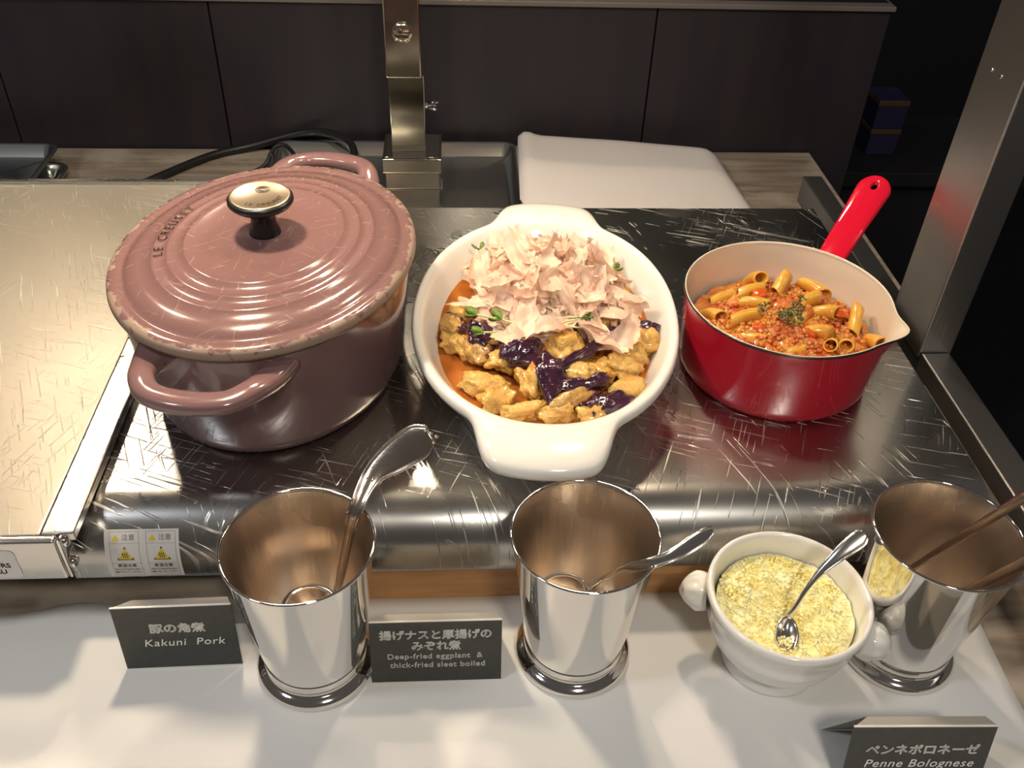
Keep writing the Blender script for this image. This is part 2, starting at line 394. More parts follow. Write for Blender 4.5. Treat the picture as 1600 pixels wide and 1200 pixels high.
lb = link('maker_label', outline_mesh([[(p[0], p[1]) for p in rrect(-.06, .028, -.0155, .0125, .004, 0)]], .0001, 0), STICK, GR, (-.331, .4356, .0805), (PI/2, 0, 0), smooth=False)
for body, y in (('M', .0055), ('ORS', -.0025), ('AU', -.009)):
    link('lettering', text_mesh(body, .0062, .0001, align='RIGHT'), LETD, lb, ({'M': .0135, 'ORS': .0225, 'AU': .0185}[body], y, .0002), smooth=False)

# ================================================================== RIGHT-HAND STEEL FRAME
FR = empty('guard_frame', 'square stainless steel post and side rail at the right of the warming plate', 'frame', (0, 0, 0))
link('rail', box((.4265, .15, .070), (.4535, .654, .090), .0015, 3), STEEL_V, FR, smooth=False)
link('rear_rail', box((.4275, .655, .050), (.4515, 1.02, .084), .0015, 3), mat('dull_dark_steel', (.16, .16, .16), .4, .9), FR, smooth=False)
link('upright', box((.4245, .655, .084), (.4555, .722, .80), .0015, 3), STEEL_V, FR, smooth=False)
link('rail_foot', box((.430, .30, 0), (.450, .32, .070)), STEEL_V, FR, smooth=False)
link('rail_foot', box((.430, .95, 0), (.450, .97, .050)), STEEL_V, FR, smooth=False)
for (x, y, z) in ((.4243, .685, .335), (.4243, .70, .335)):
    link('rivet', lathe([(.0016, 0), (.0012, .0008)], 12), CHROME, FR, (x, y, z), (0, -PI/2, 0))

# ================================================================== TRAY, LAMP STAND, CABLE, NAPKIN
def tray(name, x0, x1, y0, y1, h, z0, m, r=.022):
    def rr(i, z): return rrect(x0+i, x1-i, y0+i, y1-i, max(r-i, .004), z)
    me = loft([rr(.0, z0+h-.003), rr(-.001, z0+h-.001), rr(0, z0+h), rr(.005, z0+h), rr(.007, z0+h-.001), rr(.016, z0+.004), rr(.020, z0+.0012), rr(.06, z0+.001)], cap1=True)
    o = link(name, me, m); md = o.modifiers.new('t', 'SOLIDIFY'); md.thickness = .0008; md.offset = -1; return o
o = tray('steel_tray', -.25, .092, .965, 1.252, .020, .0008, TRAYM); tag(o, 'shallow polished steel tray under the lamp stand behind the white dish', 'tray')
o = tray('steel_tray', -.86, -.512, 1.00, 1.185, .016, .0008, TRAYM); tag(o, 'lower of the two nested steel trays at the far left', 'tray', )
o = tray('steel_tray', -.87, -.527, .992, 1.205, .018, .018, TRAYM); tag(o, 'upper of the two nested steel trays at the far left', 'tray')

LS = empty('lamp_stand', 'chrome square post on a stepped square base behind the mauve pot, carrying the heat lamp and an added unseen fill lamp', 'lamp stand', (-.055, 1.18, 0))
def lbx(n, lo, hi, m, bev=.0012, par=LS): return link(n, box(lo, hi, bev, 3), m, par, smooth=False)
lbx('base_block', (-.035, -.041, .0022), (.037, .036, .026), BRASSY)
lbx('base_collar', (-.038, -.043, .0265), (.040, .038, .046), BRASSY)
lbx('base_top', (-.034, -.039, .0462), (.036, .034, .0475), CHROME, .0004)
lbx('inner_post', (-.026, -.020, .047), (.019, .016, .15), BRASSY)
lbx('outer_post', (-.0285, -.023, .147), (.0160, .018, .68), BRASSY, .002)
sc = link('clamp_screw', lathe([(.0045, 0), (.0045, .003), (.0025, .0035), (.0025, .014), (.001, .0145)], 20), CHROME, LS, (.019, -.004, .105), (0, PI/2, 0))
link('wing', box((-.0015, -.0045, .008), (.0015, .0045, .018), .001), CHROME, sc, (0, .004, 0), (-.5, 0, 0))
link('wing', box((-.0015, -.0045, .008), (.0015, .0045, .018), .001), CHROME, sc, (0, -.004, 0), (.5, 0, 0))
link('lock_button', lathe([(.013, 0), (.0125, .0025), (.009, .0042), (.0, .005)], 32, 1, 1), BRASSY, LS, (-.006, -.023, .205), (PI/2, 0, 0))
link('arm', box((-.018, -.24, .665), (.006, .02, .69), .002), BRASSY, LS, smooth=False)
link('cross_bar', box((-.44, -.255, .68), (.12, -.235, .70), .002), BRASSY, LS, smooth=False)
LS2 = LS
for lx, ly, lz in LAMPS:  # the second shade only houses the added fill lamp
    sh = link('lamp_shade', lathe([(.062, -.02), (.060, .0), (.045, .035), (.02, .05), (.012, .06), (.012, .065)], 40, cap0=False), SHADEM, LS, (lx+.055, ly-1.18, lz))
    md = sh.modifiers.new('t', 'SOLIDIFY'); md.thickness = .001

cb = [(-.42, 1.13), (-.398, 1.16), (-.339, 1.229), (-.283, 1.255), (-.211, 1.258), (-.165, 1.235), (-.135, 1.19), (-.14, 1.10), (-.2, 1.02)]
zz = [.006, .006, .006, .010, .028, .036, .034, .020, .012]
o = link('power_cable', tube([(x, y, z) for (x, y), z in zip(cb, zz)], .0055), BLACKRUB); tag(o, 'thick black cable arching on the counter behind the mauve pot', 'cable')
o = link('power_cable', tube([(-.34, 1.12, .004), (-.30, 1.165, .004), (-.262, 1.195, .006), (-.245, 1.21, .028), (-.225, 1.205, .030), (-.2, 1.15, .016), (-.20, 1.06, .012)], .0028), BLACKRUB); tag(o, 'thin black cable inside the bend of the thicker one, behind the mauve pot', 'cable')

# folded napkin
def napkin():
    nx, ny = 36, 28; top = []
    for j in range(ny+1):
        v = j/ny
        for i in range(nx+1):
            u = i/nx; x0_ = .083+.010*v; x1_ = .400-.026*v; y = 1.00+.252*v-.020*v*u*u
            x = x0_+(x1_-x0_)*u
            z = .018+.022*v+.004*math.sin(v*PI)*(1-u)-.012*v*u
            z += .010*math.exp(-((u-.02)/.05)**2)*v + .0012*nv((x, y, 0), 12)
            e = min(u, 1-u)*12; e2 = (1-v)*10
            z -= .010*max(0, 1-e)**2+.006*max(0, 1-e2)**2
            if v > .96: z -= .006
            top.append((x, y, z))
    n = (nx+1)*(ny+1); bot = [(x, y, .0012) for x, y, z in top]; vs = top+bot; fs = []
    W = nx+1
    for j in range(ny):
        for i in range(nx):
            fs.append((j*W+i, j*W+i+1, (j+1)*W+i+1, (j+1)*W+i)); fs.append((n+j*W+i, n+(j+1)*W+i, n+(j+1)*W+i+1, n+j*W+i+1))
    for j in range(ny):
        fs.append((j*W, (j+1)*W, n+(j+1)*W, n+j*W)); fs.append((j*W+nx, n+j*W+nx, n+(j+1)*W+nx, (j+1)*W+nx))
    for i in range(nx):
        fs.append((i, n+i, n+i+1, i+1)); fs.append((ny*W+i, ny*W+i+1, n+ny*W+i+1, n+ny*W+i))
    return mesh(vs, fs)
o = link('folded_cloth', napkin(), NAPKIN); tag(o, 'thick folded white cloth lying behind the white oval dish', 'cloth')

# faint carton on a low shelf past the wall's end
SH = empty('low_shelf', 'dark shelf in the gloom past the right end of the panelling', 'shelf', (.74, 1.52, -.9))
link('board', box((-.08, -.12, .775), (.25, .12, .80), .001), BLACK, SH, smooth=False)
link('support', box((-.07, -.1, 0), (.24, .1, .775), .001), BLACK, SH, smooth=False)
for i, (z, h, c, l) in enumerate(((-.0998, .048, BLUEP, 'lower dim violet carton past the end of the dark panels'), (-.0515, .05, BLUEP, 'upper dim violet carton with an amber band past the end of the dark panels'))):
    B = empty('carton', l, 'box', (.745, 1.50, z))
    link('carton_body', box((-.028, -.03, 0), (.024, .03, h), .001), c, B, smooth=False)
    link('label_band', box((-.0285, -.0305, h*.8), (.0245, .0305, h*.97), .0005), AMBER, B, smooth=False)

# ================================================================== MAUVE OVAL POT
PC = (-.1476, .6488); AX, BX = .143, .116; TILT = -.178
POT = empty('oval_pot', 'lidded mauve enamelled cast iron oval pot with worn rim', 'pot', (PC[0], PC[1], ZT), TILT)
H = .110
def ering(s, z, da=0): return [((BX-.003+da)*s*math.cos(t), (AX-.003+da)*s*math.sin(t), z) for t in [2*PI*j/128 for j in range(128)]]
body = loft([ering(.01, .0), ering(.78, .0), ering(.84, .002), ering(.885, .008), ering(.91, .018), ering(.93, .045), ering(.965, .08), ering(.985, H-.006), ering(.985, H-.002),
             ering(.96, H-.002), ering(.945, H-.01), ering(.90, .05), ering(.85, .015), ering(.7, .006), ering(.01, .006)], cap0=True, cap1=True)
link('pot_body', body, ENAM, POT)
def handle(sgn):
    pts = []
    for w_, u in ((-.056, .112), (-.053, .132), (-.046, .152), (-.030, .166), (0, .1705), (.030, .166), (.046, .152), (.053, .132), (.056, .112)):
        z = H-.012-(.004 if abs(w_) > .05 else 0)
        pts.append((w_*.84, sgn*u*(1.09 if sgn > 0 else 1.02), z+(.004 if sgn > 0 else 0)))
    return sweep(pts, [.026, .022, .018, .018, .019, .018, .018, .022, .026], [.016, .014, .0125, .012, .012, .012, .0125, .014, .016], n=16, sup=2.8)
for s in (-1, 1): link('handle', handle(s), mat('mauve_handle_enamel', (.22, .125, .125), .16, coat=.5) if s < 0 else bpy.data.materials['mauve_handle_enamel'], POT)
LID = [(.0, .0142), (.30, .0140), (.49, .0138), (.505, .0146), (.52, .0142), (.535, .0122), (.60, .0116), (.612, .0124), (.625, .0120), (.64, .0102), (.695, .0096), (.707, .0104), (.72, .0098), (.737, .0080),
       (.80, .0074), (.855, .0062), (.885, .0040), (.90, .0026), (.915, .0026), (.93, .0034), (.965, .0030), (.985, .0022), (.997, .0002), (1.0, -.003), (.995, -.0052), (.97, -.006), (.9, -.005), (.5, .008), (.0, .0085)]
def lring(f, z): return [((BX*f)*math.cos(t), (AX*f)*math.sin(t), z) for t in [2*PI*j/160 for j in range(160)]]
lid = link('lid', loft([lring(max(f, .002), z*1.0) for f, z in LID], cap0=True, cap1=True), ENAML, POT, (0, 0, H+.0045), label='mauve lid with stepped oval ridges and chipped tan rim')
kn = link('knob', lathe([(.0125, 0), (.0118, .003), (.0098, .009), (.0096, .015), (.0115, .0205), (.018, .0235), (.0235, .0255), (.0252, .028), (.025, .0305), (.0238, .0318), (0, .0318)], 64), BLACKPL, lid, (0, 0, .0138))
link('knob_cap', lathe([(.0233, 0), (.0232, .0006), (.0215, .0010), (.0210, .0007), (.0, .0009)], 64), KNOBM, lid, (0, 0, .0138+.0318), label='round gold-coloured metal cap with engraved emblem and name')
KZ = .0138+.0318+.0010
for r0 in (.0022, .0036, .0052):
    pts = [(r0*math.cos(a), r0*math.sin(a), 0) for a in [PI*(.15 if r0 > .003 else .3)+2*PI*(.93 if r0 > .003 else .7)*k/28 for k in range(29)]]
    link('emblem_ring', tube(pts, .00028, 6, 1), LETD, lid, (-.0005, .0085, KZ), (0, 0, .2))
def arc_text(body, size, rad, a_mid, step, par, z, m, name='lettering', ext=.0001, face_in=True, ell=None, bold=.0002):
    n = len(body); ms = []
    for i, ch in enumerate(body):
        if ch == ' ': continue
        a = a_mid+(i-(n-1)/2)*step; me = text_mesh(ch, size, bold, ext=ext)
        rx, ry = (rad, rad) if not ell else (ell[0], ell[1])
        rot = a+PI/2 if face_in else a-PI/2
        me.transform(Matrix.Translation((rx*math.cos(a), ry*math.sin(a), 0)) @ Matrix.Rotation(rot, 4, 'Z')); ms.append(me)
    return link(name, join(ms), m, par, (0, 0, z), smooth=False)
arc_text('LE CREUSET', .0052, .0165, -PI/2+.62, .205, lid, KZ-.0001, mat('engraved_dark', (.16, .12, .08), .5, .5))
arc_text('LE CREUSET', .0105, 0, PI+.06, -.085, lid, .0100, mat('polished_emboss', (.42, .27, .25), .10, coat=1), ext=.0009, face_in=False, ell=(BX*.672, AX*.672), bold=.0001)

# ================================================================== WHITE OVAL DISH
DC = (.0775, .6475)
DISH = empty('gratin_dish', 'glossy white oval porcelain dish with lobed ears, holding eggplant and tofu', 'dish', (DC[0], DC[1], ZT), -.087)
DA, DB, DH = .158, .1125, .056
def sst(a, b_, x): t = max(0, min(1, (x-a)/(b_-a))); return t*t*(3-2*t)
def dout(t, s, ear, z, dz=0):
    c, s_ = math.cos(t), math.sin(t)
    sup = 2.12
    r = 1/((abs(c)/DB)**sup+(abs(s_)/DA)**sup)**(1/sup)*s
    d = abs(abs(math.atan2(s_, c))-PI/2)
    wv = 1-sst(math.radians(11), math.radians(22), d)
    r += ear*wv*(.031 + .006*(1-(d/.4)**2))
    return (r*c, r*s_, z+dz*wv)
ND = 144
def dring(s, ear, z, dz=0): return [dout(2*PI*j/ND, s, ear, z, dz) for j in range(ND)]
dish = loft([dring(.01, 0, .008), dring(.55, 0, .008), dring(.66, 0, .011), dring(.76, 0, .022), dring(.86, 0, .042), dring(.91, 0, .0525), dring(.935, 0, .0560), dring(.955, .12, .057, .001), dring(.975, .5, .057, .0005), dring(.99, .85, .0560, -.001),
             dring(1.0, 1, .053, -.002), dring(1.0, 1.0, .050, -.006), dring(.985, .9, .047, -.010), dring(.965, .45, .043, -.010), dring(.93, .1, .036, -.004), dring(.87, 0, .026), dring(.76, 0, .009), dring(.66, 0, .001), dring(.60, 0, 0), dring(.01, 0, .001)], cap0=True, cap1=True)
link('dish_body', dish, WHITE, DISH, sub=1)

# stew (sauce, tofu, eggplant, bonito, sprouts) all top-level, resting in the dish
M_D = Matrix.Translation((DC[0], DC[1], 0)) @ Matrix.Rotation(-.087, 4, 'Z')
SZ = ZT+.0325
n = 96; rr = [.01, .3, .55, .74, .80]
rings = []
for f in rr:
    rings.append([M_D @ Vector((*dout(2*PI*j/n, f, 0, 0)[:2], SZ+.0008*nv((f*math.cos(2*PI*j/n), f*math.sin(2*PI*j/n), 0), 5))) for j in range(n)])
rings.append([M_D @ Vector((*dout(2*PI*j/n, .825, 0, 0)[:2], SZ+.0009)) for j in range(n)])
o = link('broth', loft(rings, cap0=True), SAUCE); tag(o, 'amber broth pooled in the white oval dish', 'sauce', kind='stuff')

def lump(sx, sy, sz, seed, amp=.22, sub=3, fold=0, freq=1.6):
    b = bmesh.new(); bmesh.ops.create_icosphere(b, subdivisions=sub, radius=1)
    for v in b.verts:
        p = v.co.copy(); p = Vector([math.copysign(abs(c)**.8, c) for c in p])
        d = 1+amp*nv(p, freq, seed)+amp*.45*nv(p, freq*2.6, seed+3)+(amp*.16*nv(p, freq*7, seed+5) if sub > 2 else 0)
        p = p*d
        if fold: p.z += fold*math.sin(p.x*2.2+seed)*.5
        v.co = Vector((p.x*sx, p.y*sy, p.z*sz))
    me = bpy.data.meshes.new('m'); b.to_mesh(me); b.free(); return me
# px-free list: x, y, z, sx, sy, sz, rz, tiltx
TOFUS = [
 (.0905, .5985, .142, .0165, .0145, .0085, .4, .35, 'largest amber tofu lump near the middle front of the dish'),
 (.0430, .590, .137, .017, .011, .0075, .2, .2, 'amber tofu strip left of the dark wrinkled eggplant skin'),
 (.0240, .566, .131, .017, .010, .007, -.3, .1, 'flat tofu piece at the front left edge of the pile'),
 (.0330, .549, .129, .014, .011, .0075, .5, .3, 'ragged tofu piece touching the open broth at the front left'),
 (.0600, .562, .136, .010, .015, .009, .3, .4, 'upright tofu piece in the front centre of the dish'),
 (.0980, .5690, .140, .012, .0085, .007, -.2, .3, 'small yellow tofu piece between dark eggplant skins'),
 (.1350, .5540, .131, .018, .0125, .008, -.2, .3, 'pitted tofu slab near the front right rim'),
 (.1360, .5830, .134, .0125, .013, .008, .7, .1, 'rounded pale tofu lump at the right of the pile'),
 (.1150, .5780, .132, .014, .012, .008, .1, .2, 'brownish tofu piece right of centre, partly buried'),
 (.0120, .6150, .130, .0115, .014, .008, .2, .2, 'tofu piece at the left side beneath the sprouts'),
 (-.0010, .6250, .129, .010, .011, .008, .1, .2, 'small tofu piece by the left wall of the dish'),
 (.1240, .6360, .140, .0115, .010, .008, .3, .2, 'tofu lump under the right-hand bonito flakes'),
 (.1580, .6180, .132, .0135, .012, .009, .3, .2, 'tofu corner touching the right wall of the dish'),
 (.1480, .6000, .130, .011, .0125, .008, -.3, .2, 'tofu piece in broth near the right wall'),
 (.1440, .6960, .135, .012, .012, .008, .1, .2, 'yellow tofu piece at the upper right of the pile'),
 (.0250, .7350, .135, .016, .007, .008, .9, .2, 'yellow tofu edge showing at the upper left of the flakes'),
 (.0520, .5370, .128, .018, .0085, .0065, .1, .1, 'tofu strip along the front wall, left of centre'),
 (.0780, .5350, .129, .014, .009, .007, .2, .1, 'tofu piece against the front wall at the centre'),
 (.1040, .5330, .128, .012, .008, .007, -.1, .1, 'small tofu piece against the front wall, right of centre'),
 (.0570, .6000, .143, .014, .010, .007, -.4, .2, 'tofu piece above the dark wrinkled eggplant skin'),
 (.0700, .5800, .133, .013, .012, .007, .4, .2, 'half-hidden tofu piece right of the wrinkled skin'),
 (.0050, .6600, .131, .011, .013, .007, .0, .2, 'tofu piece by the left wall under the flakes'),
]
EGG = [
 (.0555, .5870, .146, .0150, .0100, .0065, .3, .55, 0, 'wrinkled black eggplant skin in the middle of the front'),
 (.0750, .5560, .141, .0100, .0175, .0060, .2, .60, 0, 'glossy dark eggplant skin hanging at the front centre'),
 (.1000, .5575, .137, .0190, .0060, .0050, .25, .50, 0, 'narrow dark eggplant strip right of the front centre'),
 (.0180, .6030, .135, .0110, .0150, .0060, .5, .20, 1, 'dark glossy eggplant wedge at the left front'),
 (.0200, .6180, .141, .0090, .0120, .0060, .1, .20, 0, 'small dark eggplant piece below the sprouts on the left'),
 (-.0020, .6400, .134, .0100, .0110, .0060, .4, .20, 1, 'eggplant wedge with purple edge by the left wall'),
 (.0990, .6380, .145, .0135, .0100, .0060, -.2, .20, 0, 'black eggplant skin under the thin stems right of centre'),
 (.1000, .5850, .143, .0250, .0045, .0045, .75, .3, 0, 'long purple eggplant skin slanting right of centre'),
 (.1200, .5390, .130, .0150, .0100, .0065, .5, .4, 0, 'purple eggplant piece against the front right wall'),
 (.0900, .5450, .132, .0200, .0080, .0055, .4, .2, 1, 'long translucent eggplant strip at the front right'),
 (.0380, .6110, .140, .0110, .0080, .0060, -.5, .3, 1, 'eggplant piece left of centre under a bonito flake'),
 (.1280, .6150, .139, .0110, .0080, .0060, .4, .3, 0, 'dark eggplant tip between right-hand bonito flakes'),
 (.1630, .6320, .137, .0090, .0050, .0040, -.2, .3, 0, 'dark eggplant sliver touching the right wall'),
]
for i, (x, y, z, sx, sy, sz, rz, tx, l) in enumerate(TOFUS):
    o = link('tofu_piece', lump(sx*.98, sy*1.0, sz, i+1, .46, 4, .35, 1.5), TOFU, None, (x, y, z-.002), (tx, .15*math.sin(i*3), rz)); tag(o, l, 'tofu', 'fried tofu pieces in the dish')
for i, (x, y, z, sx, sy, sz, rz, tx, fl, l) in enumerate(EGG):
    E_ = empty('eggplant_piece', l, 'eggplant', (x, y, z), rz, 'eggplant pieces in the dish'); E_.rotation_euler = (tx, 0, rz)
    fm = lump(sx*.95, sy*.95, sz, i+40, .36, 4, .3)
    link('flesh', fm, AUB, E_, (0, 0, -.0035 if not fl else 0))
    # skin: a shell over the top half (or along one edge when the flesh faces up)
    sm = lump(sx*1.12, sy*1.12, sz, i+40, .38, 4, .3); b = bmesh.new(); b.from_mesh(sm)
    cut = [f for f in b.faces if ((f.calc_center_median().z < sz*.05) if not fl else (f.calc_center_median().x < sx*.15))]
    bmesh.ops.delete(b, geom=cut, context='FACES')
    for v in b.verts: v.co *= 1.04
    b.to_mesh(sm); b.free()
    so = link('skin', sm, SKIN, E_, (0, 0, -.001)); md = so.modifiers.new('t', 'SOLIDIFY'); md.thickness = .0009

# mound under the flakes
def mound_z(x, y):
    dx, dy = (x-.082)/.078, (y-.680)/.092; r2 = dx*dx+dy*dy
    return .131+.033*math.exp(-r2*1.35)
b = bmesh.new(); nn = 36; g = {}
for j in range(nn+1):
    for i in range(nn+1):
        x = .015+.135*i/nn; y = .60+.165*j/nn
        d = math.hypot((x-.082)/.068, (y-.682)/.084)
        z = .124+(mound_z(x, y)-.131)*max(0, 1-d**3)+.003*nv((x, y, 0), 60)
        if d < 1: g[i, j] = b.verts.new((x, y, z))
for (i, j), v in list(g.items()):
    if all(k in g for k in ((i+1, j), (i, j+1), (i+1, j+1))): b.faces.new((v, g[i+1, j], g[i+1, j+1], g[i, j+1]))
me = bpy.data.meshes.new('m'); b.to_mesh(me); b.free()
o = link('stew_mound', me, AUB); tag(o, 'heap of simmered eggplant buried under the bonito flakes', 'stew', kind='stuff')

def flake(seed, L=.016, W=.010):
    rnd = random.Random(seed); nx_, ny_ = 12, 7; vs = []; fs = []
    curl = rnd.uniform(-1.4, 1.4); cw = rnd.uniform(-1.0, 1.0); tp = rnd.uniform(.2, 1.0)
    for i in range(nx_+1):
        u = i/nx_*2-1; wd = (1-tp*(u+1)/2*.75)*(1-.35*abs(u)**3)
        for j in range(ny_+1):
            v = j/ny_*2-1
            x = u*L*(1+.12*nv((v*2, 0, seed), 1.3, seed)); y = v*W*wd*(1+.30*nv((u*3, v, 0), 1, seed+9))+.4*W*math.sin(u*1.5+seed)
            z = L*(curl*.22*u*u+cw*.25*v*v+.16*nv((u, v, 0), 1.8, seed)+.05*nv((u, v, 0), 5, seed))
            if j in (0, ny_): y += .10*W*rnd.uniform(-1, 1)
            if i in (0, nx_): x += .10*L*rnd.uniform(-1, 1)
            vs.append((x, y, z))
    for i in range(nx_):
        for j in range(ny_):
            a = i*(ny_+1)+j; fs.append((a, a+1, a+ny_+2, a+ny_+1))
    me = bpy.data.meshes.new('m'); me.from_pydata(vs, [], fs); me.materials.append(BON); me.shade_smooth(); return me
FL = [flake(s, *d) for s, d in enumerate([(.017, .010), (.015, .011), (.019, .008), (.013, .009), (.020, .005), (.012, .011), (.016, .007), (.018, .011), (.011, .007), (.021, .0035)])]
rnd = random.Random(11)
def fl_matrix(x, y, lift, tilt, big=1):
    e = .004; nz_ = Vector((-(mound_z(x+e, y)-mound_z(x-e, y))/(2*e), -(mound_z(x, y+e)-mound_z(x, y-e))/(2*e), 1)).normalized()
    q = nz_.to_track_quat('Z', 'Y').to_matrix().to_4x4()
    return Matrix.Translation((x, y, mound_z(x, y)+lift)) @ q @ Matrix.Rotation(rnd.uniform(0, 2*PI), 4, 'Z') @ Matrix.Rotation(rnd.gauss(0, tilt), 4, 'X') @ Matrix.Rotation(rnd.gauss(0, tilt), 4, 'Y') @ Matrix.Scale(big, 4)
heap = []
k = 0
while k < 150:
    x = rnd.gauss(.082, .036); y = rnd.gauss(.686, .040)
    if math.hypot((x-.082)/.072, (y-.686)/.078) > 1: continue
    me = rnd.choice(FL).copy(); me.transform(fl_matrix(x, y, rnd.uniform(-.002, .005), .30, rnd.uniform(.85, 1.35))); heap.append(me); k += 1
o = link('bonito_heap', join(heap), BON); tag(o, 'fluffy heap of pink bonito shavings on the stew', 'bonito flakes', kind='stuff')
SING = [(.045, .608, .010, 'pale bonito flake draped over the stew left of centre'), (.072, .603, .012, 'bonito flake lying above the wrinkled eggplant skin'), (.118, .598, .008, 'bonito flake pointing to the lower right of the dish'), (.134, .606, .010, 'bonito flake with brown edge at the right of the stew'), (.138, .632, .008, 'pink bonito flake at the right shoulder of the heap'), (.146, .655, .008, 'thin bonito flake leaning on the right of the heap')]
for x, y, lf, l in SING:
    o = bpy.data.objects.new('bonito_flake', rnd.choice(FL[:4])); COL.objects.link(o); o.matrix_world = fl_matrix(x, y, lf, .2, 1.3); tag(o, l, 'bonito flake', 'loose bonito flakes around the heap')
k = 0
while k < 44:
    x = rnd.gauss(.082, .040); y = rnd.gauss(.684, .046)
    if math.hypot((x-.082)/.074, (y-.684)/.080) > 1: continue
    o = bpy.data.objects.new('bonito_flake', FL[k % len(FL)]); COL.objects.link(o); o.matrix_world = fl_matrix(x, y, rnd.uniform(.003, .008), .38, rnd.uniform(.9, 1.4))
    tag(o, 'curled pink bonito flake standing proud on the heap in the white dish', 'bonito flake', 'bonito flakes on top of the heap'); k += 1

def sprout(x, y, z, rz, ln, l, leaf=1.0, up=.3):
    P = empty('radish_sprout', l, 'sprout', (x, y, z), rz, 'radish sprouts on the stew')
    link('stem', tube([(0, 0, 0), (ln*.5, ln*.08, ln*up*.7), (ln, 0, ln*up)], .0008, 8), STEMM, P)
    for s in (-1, 1):
        vs = [(0, 0, 0)]; m_ = 14
        for k in range(m_+1):
            a = -PI*.82+2*PI*.82*k/m_; r = .0044*leaf*(1-.25*math.exp(-a*a*9))
            vs.append((.0050*leaf+r*math.cos(a)*1.2, r*math.sin(a)*.78, .0012*math.cos(a*2)))
        me = mesh(vs, [(0, k, k+1) for k in range(1, m_+1)])
        q = link('leaf', me, LEAFM, P, (ln, 0, ln*up), (.75*s, -.2, s*.6)); md = q.modifiers.new('t', 'SOLIDIFY'); md.thickness = .0004
sprout(.044, .625, .151, PI*.97, .026, 'sprout with dark leaves at the left of the flakes', 1.15, .1)
sprout(.036, .612, .148, PI*1.08, .014, 'sprout with two small round leaves lowest at the left', 1.0, .1)
sprout(.050, .617, .152, PI*.9, .012, 'sprout with bright folded leaves left of centre', 1.2, .15)
sprout(.030, .725, .140, PI*.62, .016, 'sprout poking out at the upper left of the heap', 1.0, .5)
sprout(.128, .688, .154, .3, .014, 'single round-leaved sprout at the upper right of the heap', .8, .2)
sprout(.068, .615, .152, .2, .040, 'long pale sprout stem lying right of centre', .8, .05)
sprout(.070, .604, .152, .45, .038, 'pale sprout stem crossing above the tofu', .6, .05)
sprout(.104, .610, .152, PI*.9, .034, 'thin pale stem slanting over the dark eggplant', .5, .05)

# ================================================================== RED PAN
PN = (.2815, .6385)
PAN = empty('milk_pan', 'red enamelled milk pan with cream inside and pouring lip, holding penne', 'pan', (PN[0], PN[1], ZT))
PR, PH = .0875, .075; SPA = math.atan2(-.059, .079)
def pring(r, z, k=0, n=144, rad=None):
    out = []
    for j in range(n):
        t = 2*PI*j/n; d = abs((t-SPA+PI) % (2*PI)-PI)
        e = k*.0125*math.exp(-(d/.20)**2); rr_ = r+e
        out.append((rr_*math.cos(t), rr_*math.sin(t), z+k*.003*math.exp(-(d/.16)**2)-(k*.0008*math.exp(-((d-.42)/.14)**2))))
    return out
outer = [(.001, 0, 0), (.074, 0, 0), (.079, .0015, 0), (.0818, .006, 0), (.0832, .013, .0), (.0845, .035, .02), (.0856, .055, .15), (.0864, .067, .6), (.0872, PH-.002, 1)]
link('pan_body', loft([pring(r, z, k) for r, z, k in outer], cap0=True), REDM, PAN)
inner = [(.0862, PH-.0015, 1), (.0854, .067, .6), (.0844, .055, .15), (.0832, .035, .02), (.081, .013, 0), (.077, .004, 0), (.066, .0015, 0), (.001, .0015, 0)]
link('enamel_lining', loft([pring(r, z, k) for r, z, k in inner], cap1=True), CREAM, PAN)
link('rim', loft([pring(r, z, 1) for r, z in ((.0872, PH-.0022), (.0880, PH-.001), (.0876, PH), (.0866, PH+.0003), (.0860, PH-.0015))]), RIMD, PAN)
link('rim_edge', loft([pring(r, z, 1) for r, z in ((.0870, PH+.0002), (.0866, PH+.0006), (.0860, PH+.0002), (.0858, PH-.0015))]), CREAM, PAN)
# handle: pill outline with a hole
ang = math.atan2(.073, .061)
lp = [(0, -.0125), (.06, -.0145), (.084, -.0155)]
arc = [(.098+.0135*math.cos(a), .0135*math.sin(a)) for a in [-PI/2+PI*k/16 for k in range(17)]]
loop = [(0, -.0095), (.05, -.0112)]+arc+[(.05, .0112), (0, .0095)]
hole = [(.1005+.0072*math.cos(a), .0052*math.sin(a)) for a in [2*PI*k/20 for k in range(20)]]
hm = outline_mesh([loop, hole], .0006, .0026)
b = bmesh.new(); b.from_mesh(hm); bmesh.ops.remove_doubles(b, verts=b.verts, dist=.00005); b.to_mesh(hm); b.free()
for v in hm.vertices:
    x, y = v.co.x, v.co.y; v.co.z += -.10*y*y/.015*1.6+.0
hm.transform(Matrix.Rotation(ang, 4, 'Z') @ Matrix.Translation((.0900, 0, .062)) @ Matrix.Rotation(-.42, 4, 'Y'))
link('handle', hm, REDH, PAN, label='bright red flat handle with hanging hole')
link('handle_collar', xform(box((0, -.0115, -.005), (.006, .0115, .005), .002, 3), Matrix.Rotation(ang, 4, 'Z') @ Matrix.Translation((.0880, 0, .0605)) @ Matrix.Rotation(-.42, 4, 'Y')), REDM, PAN)

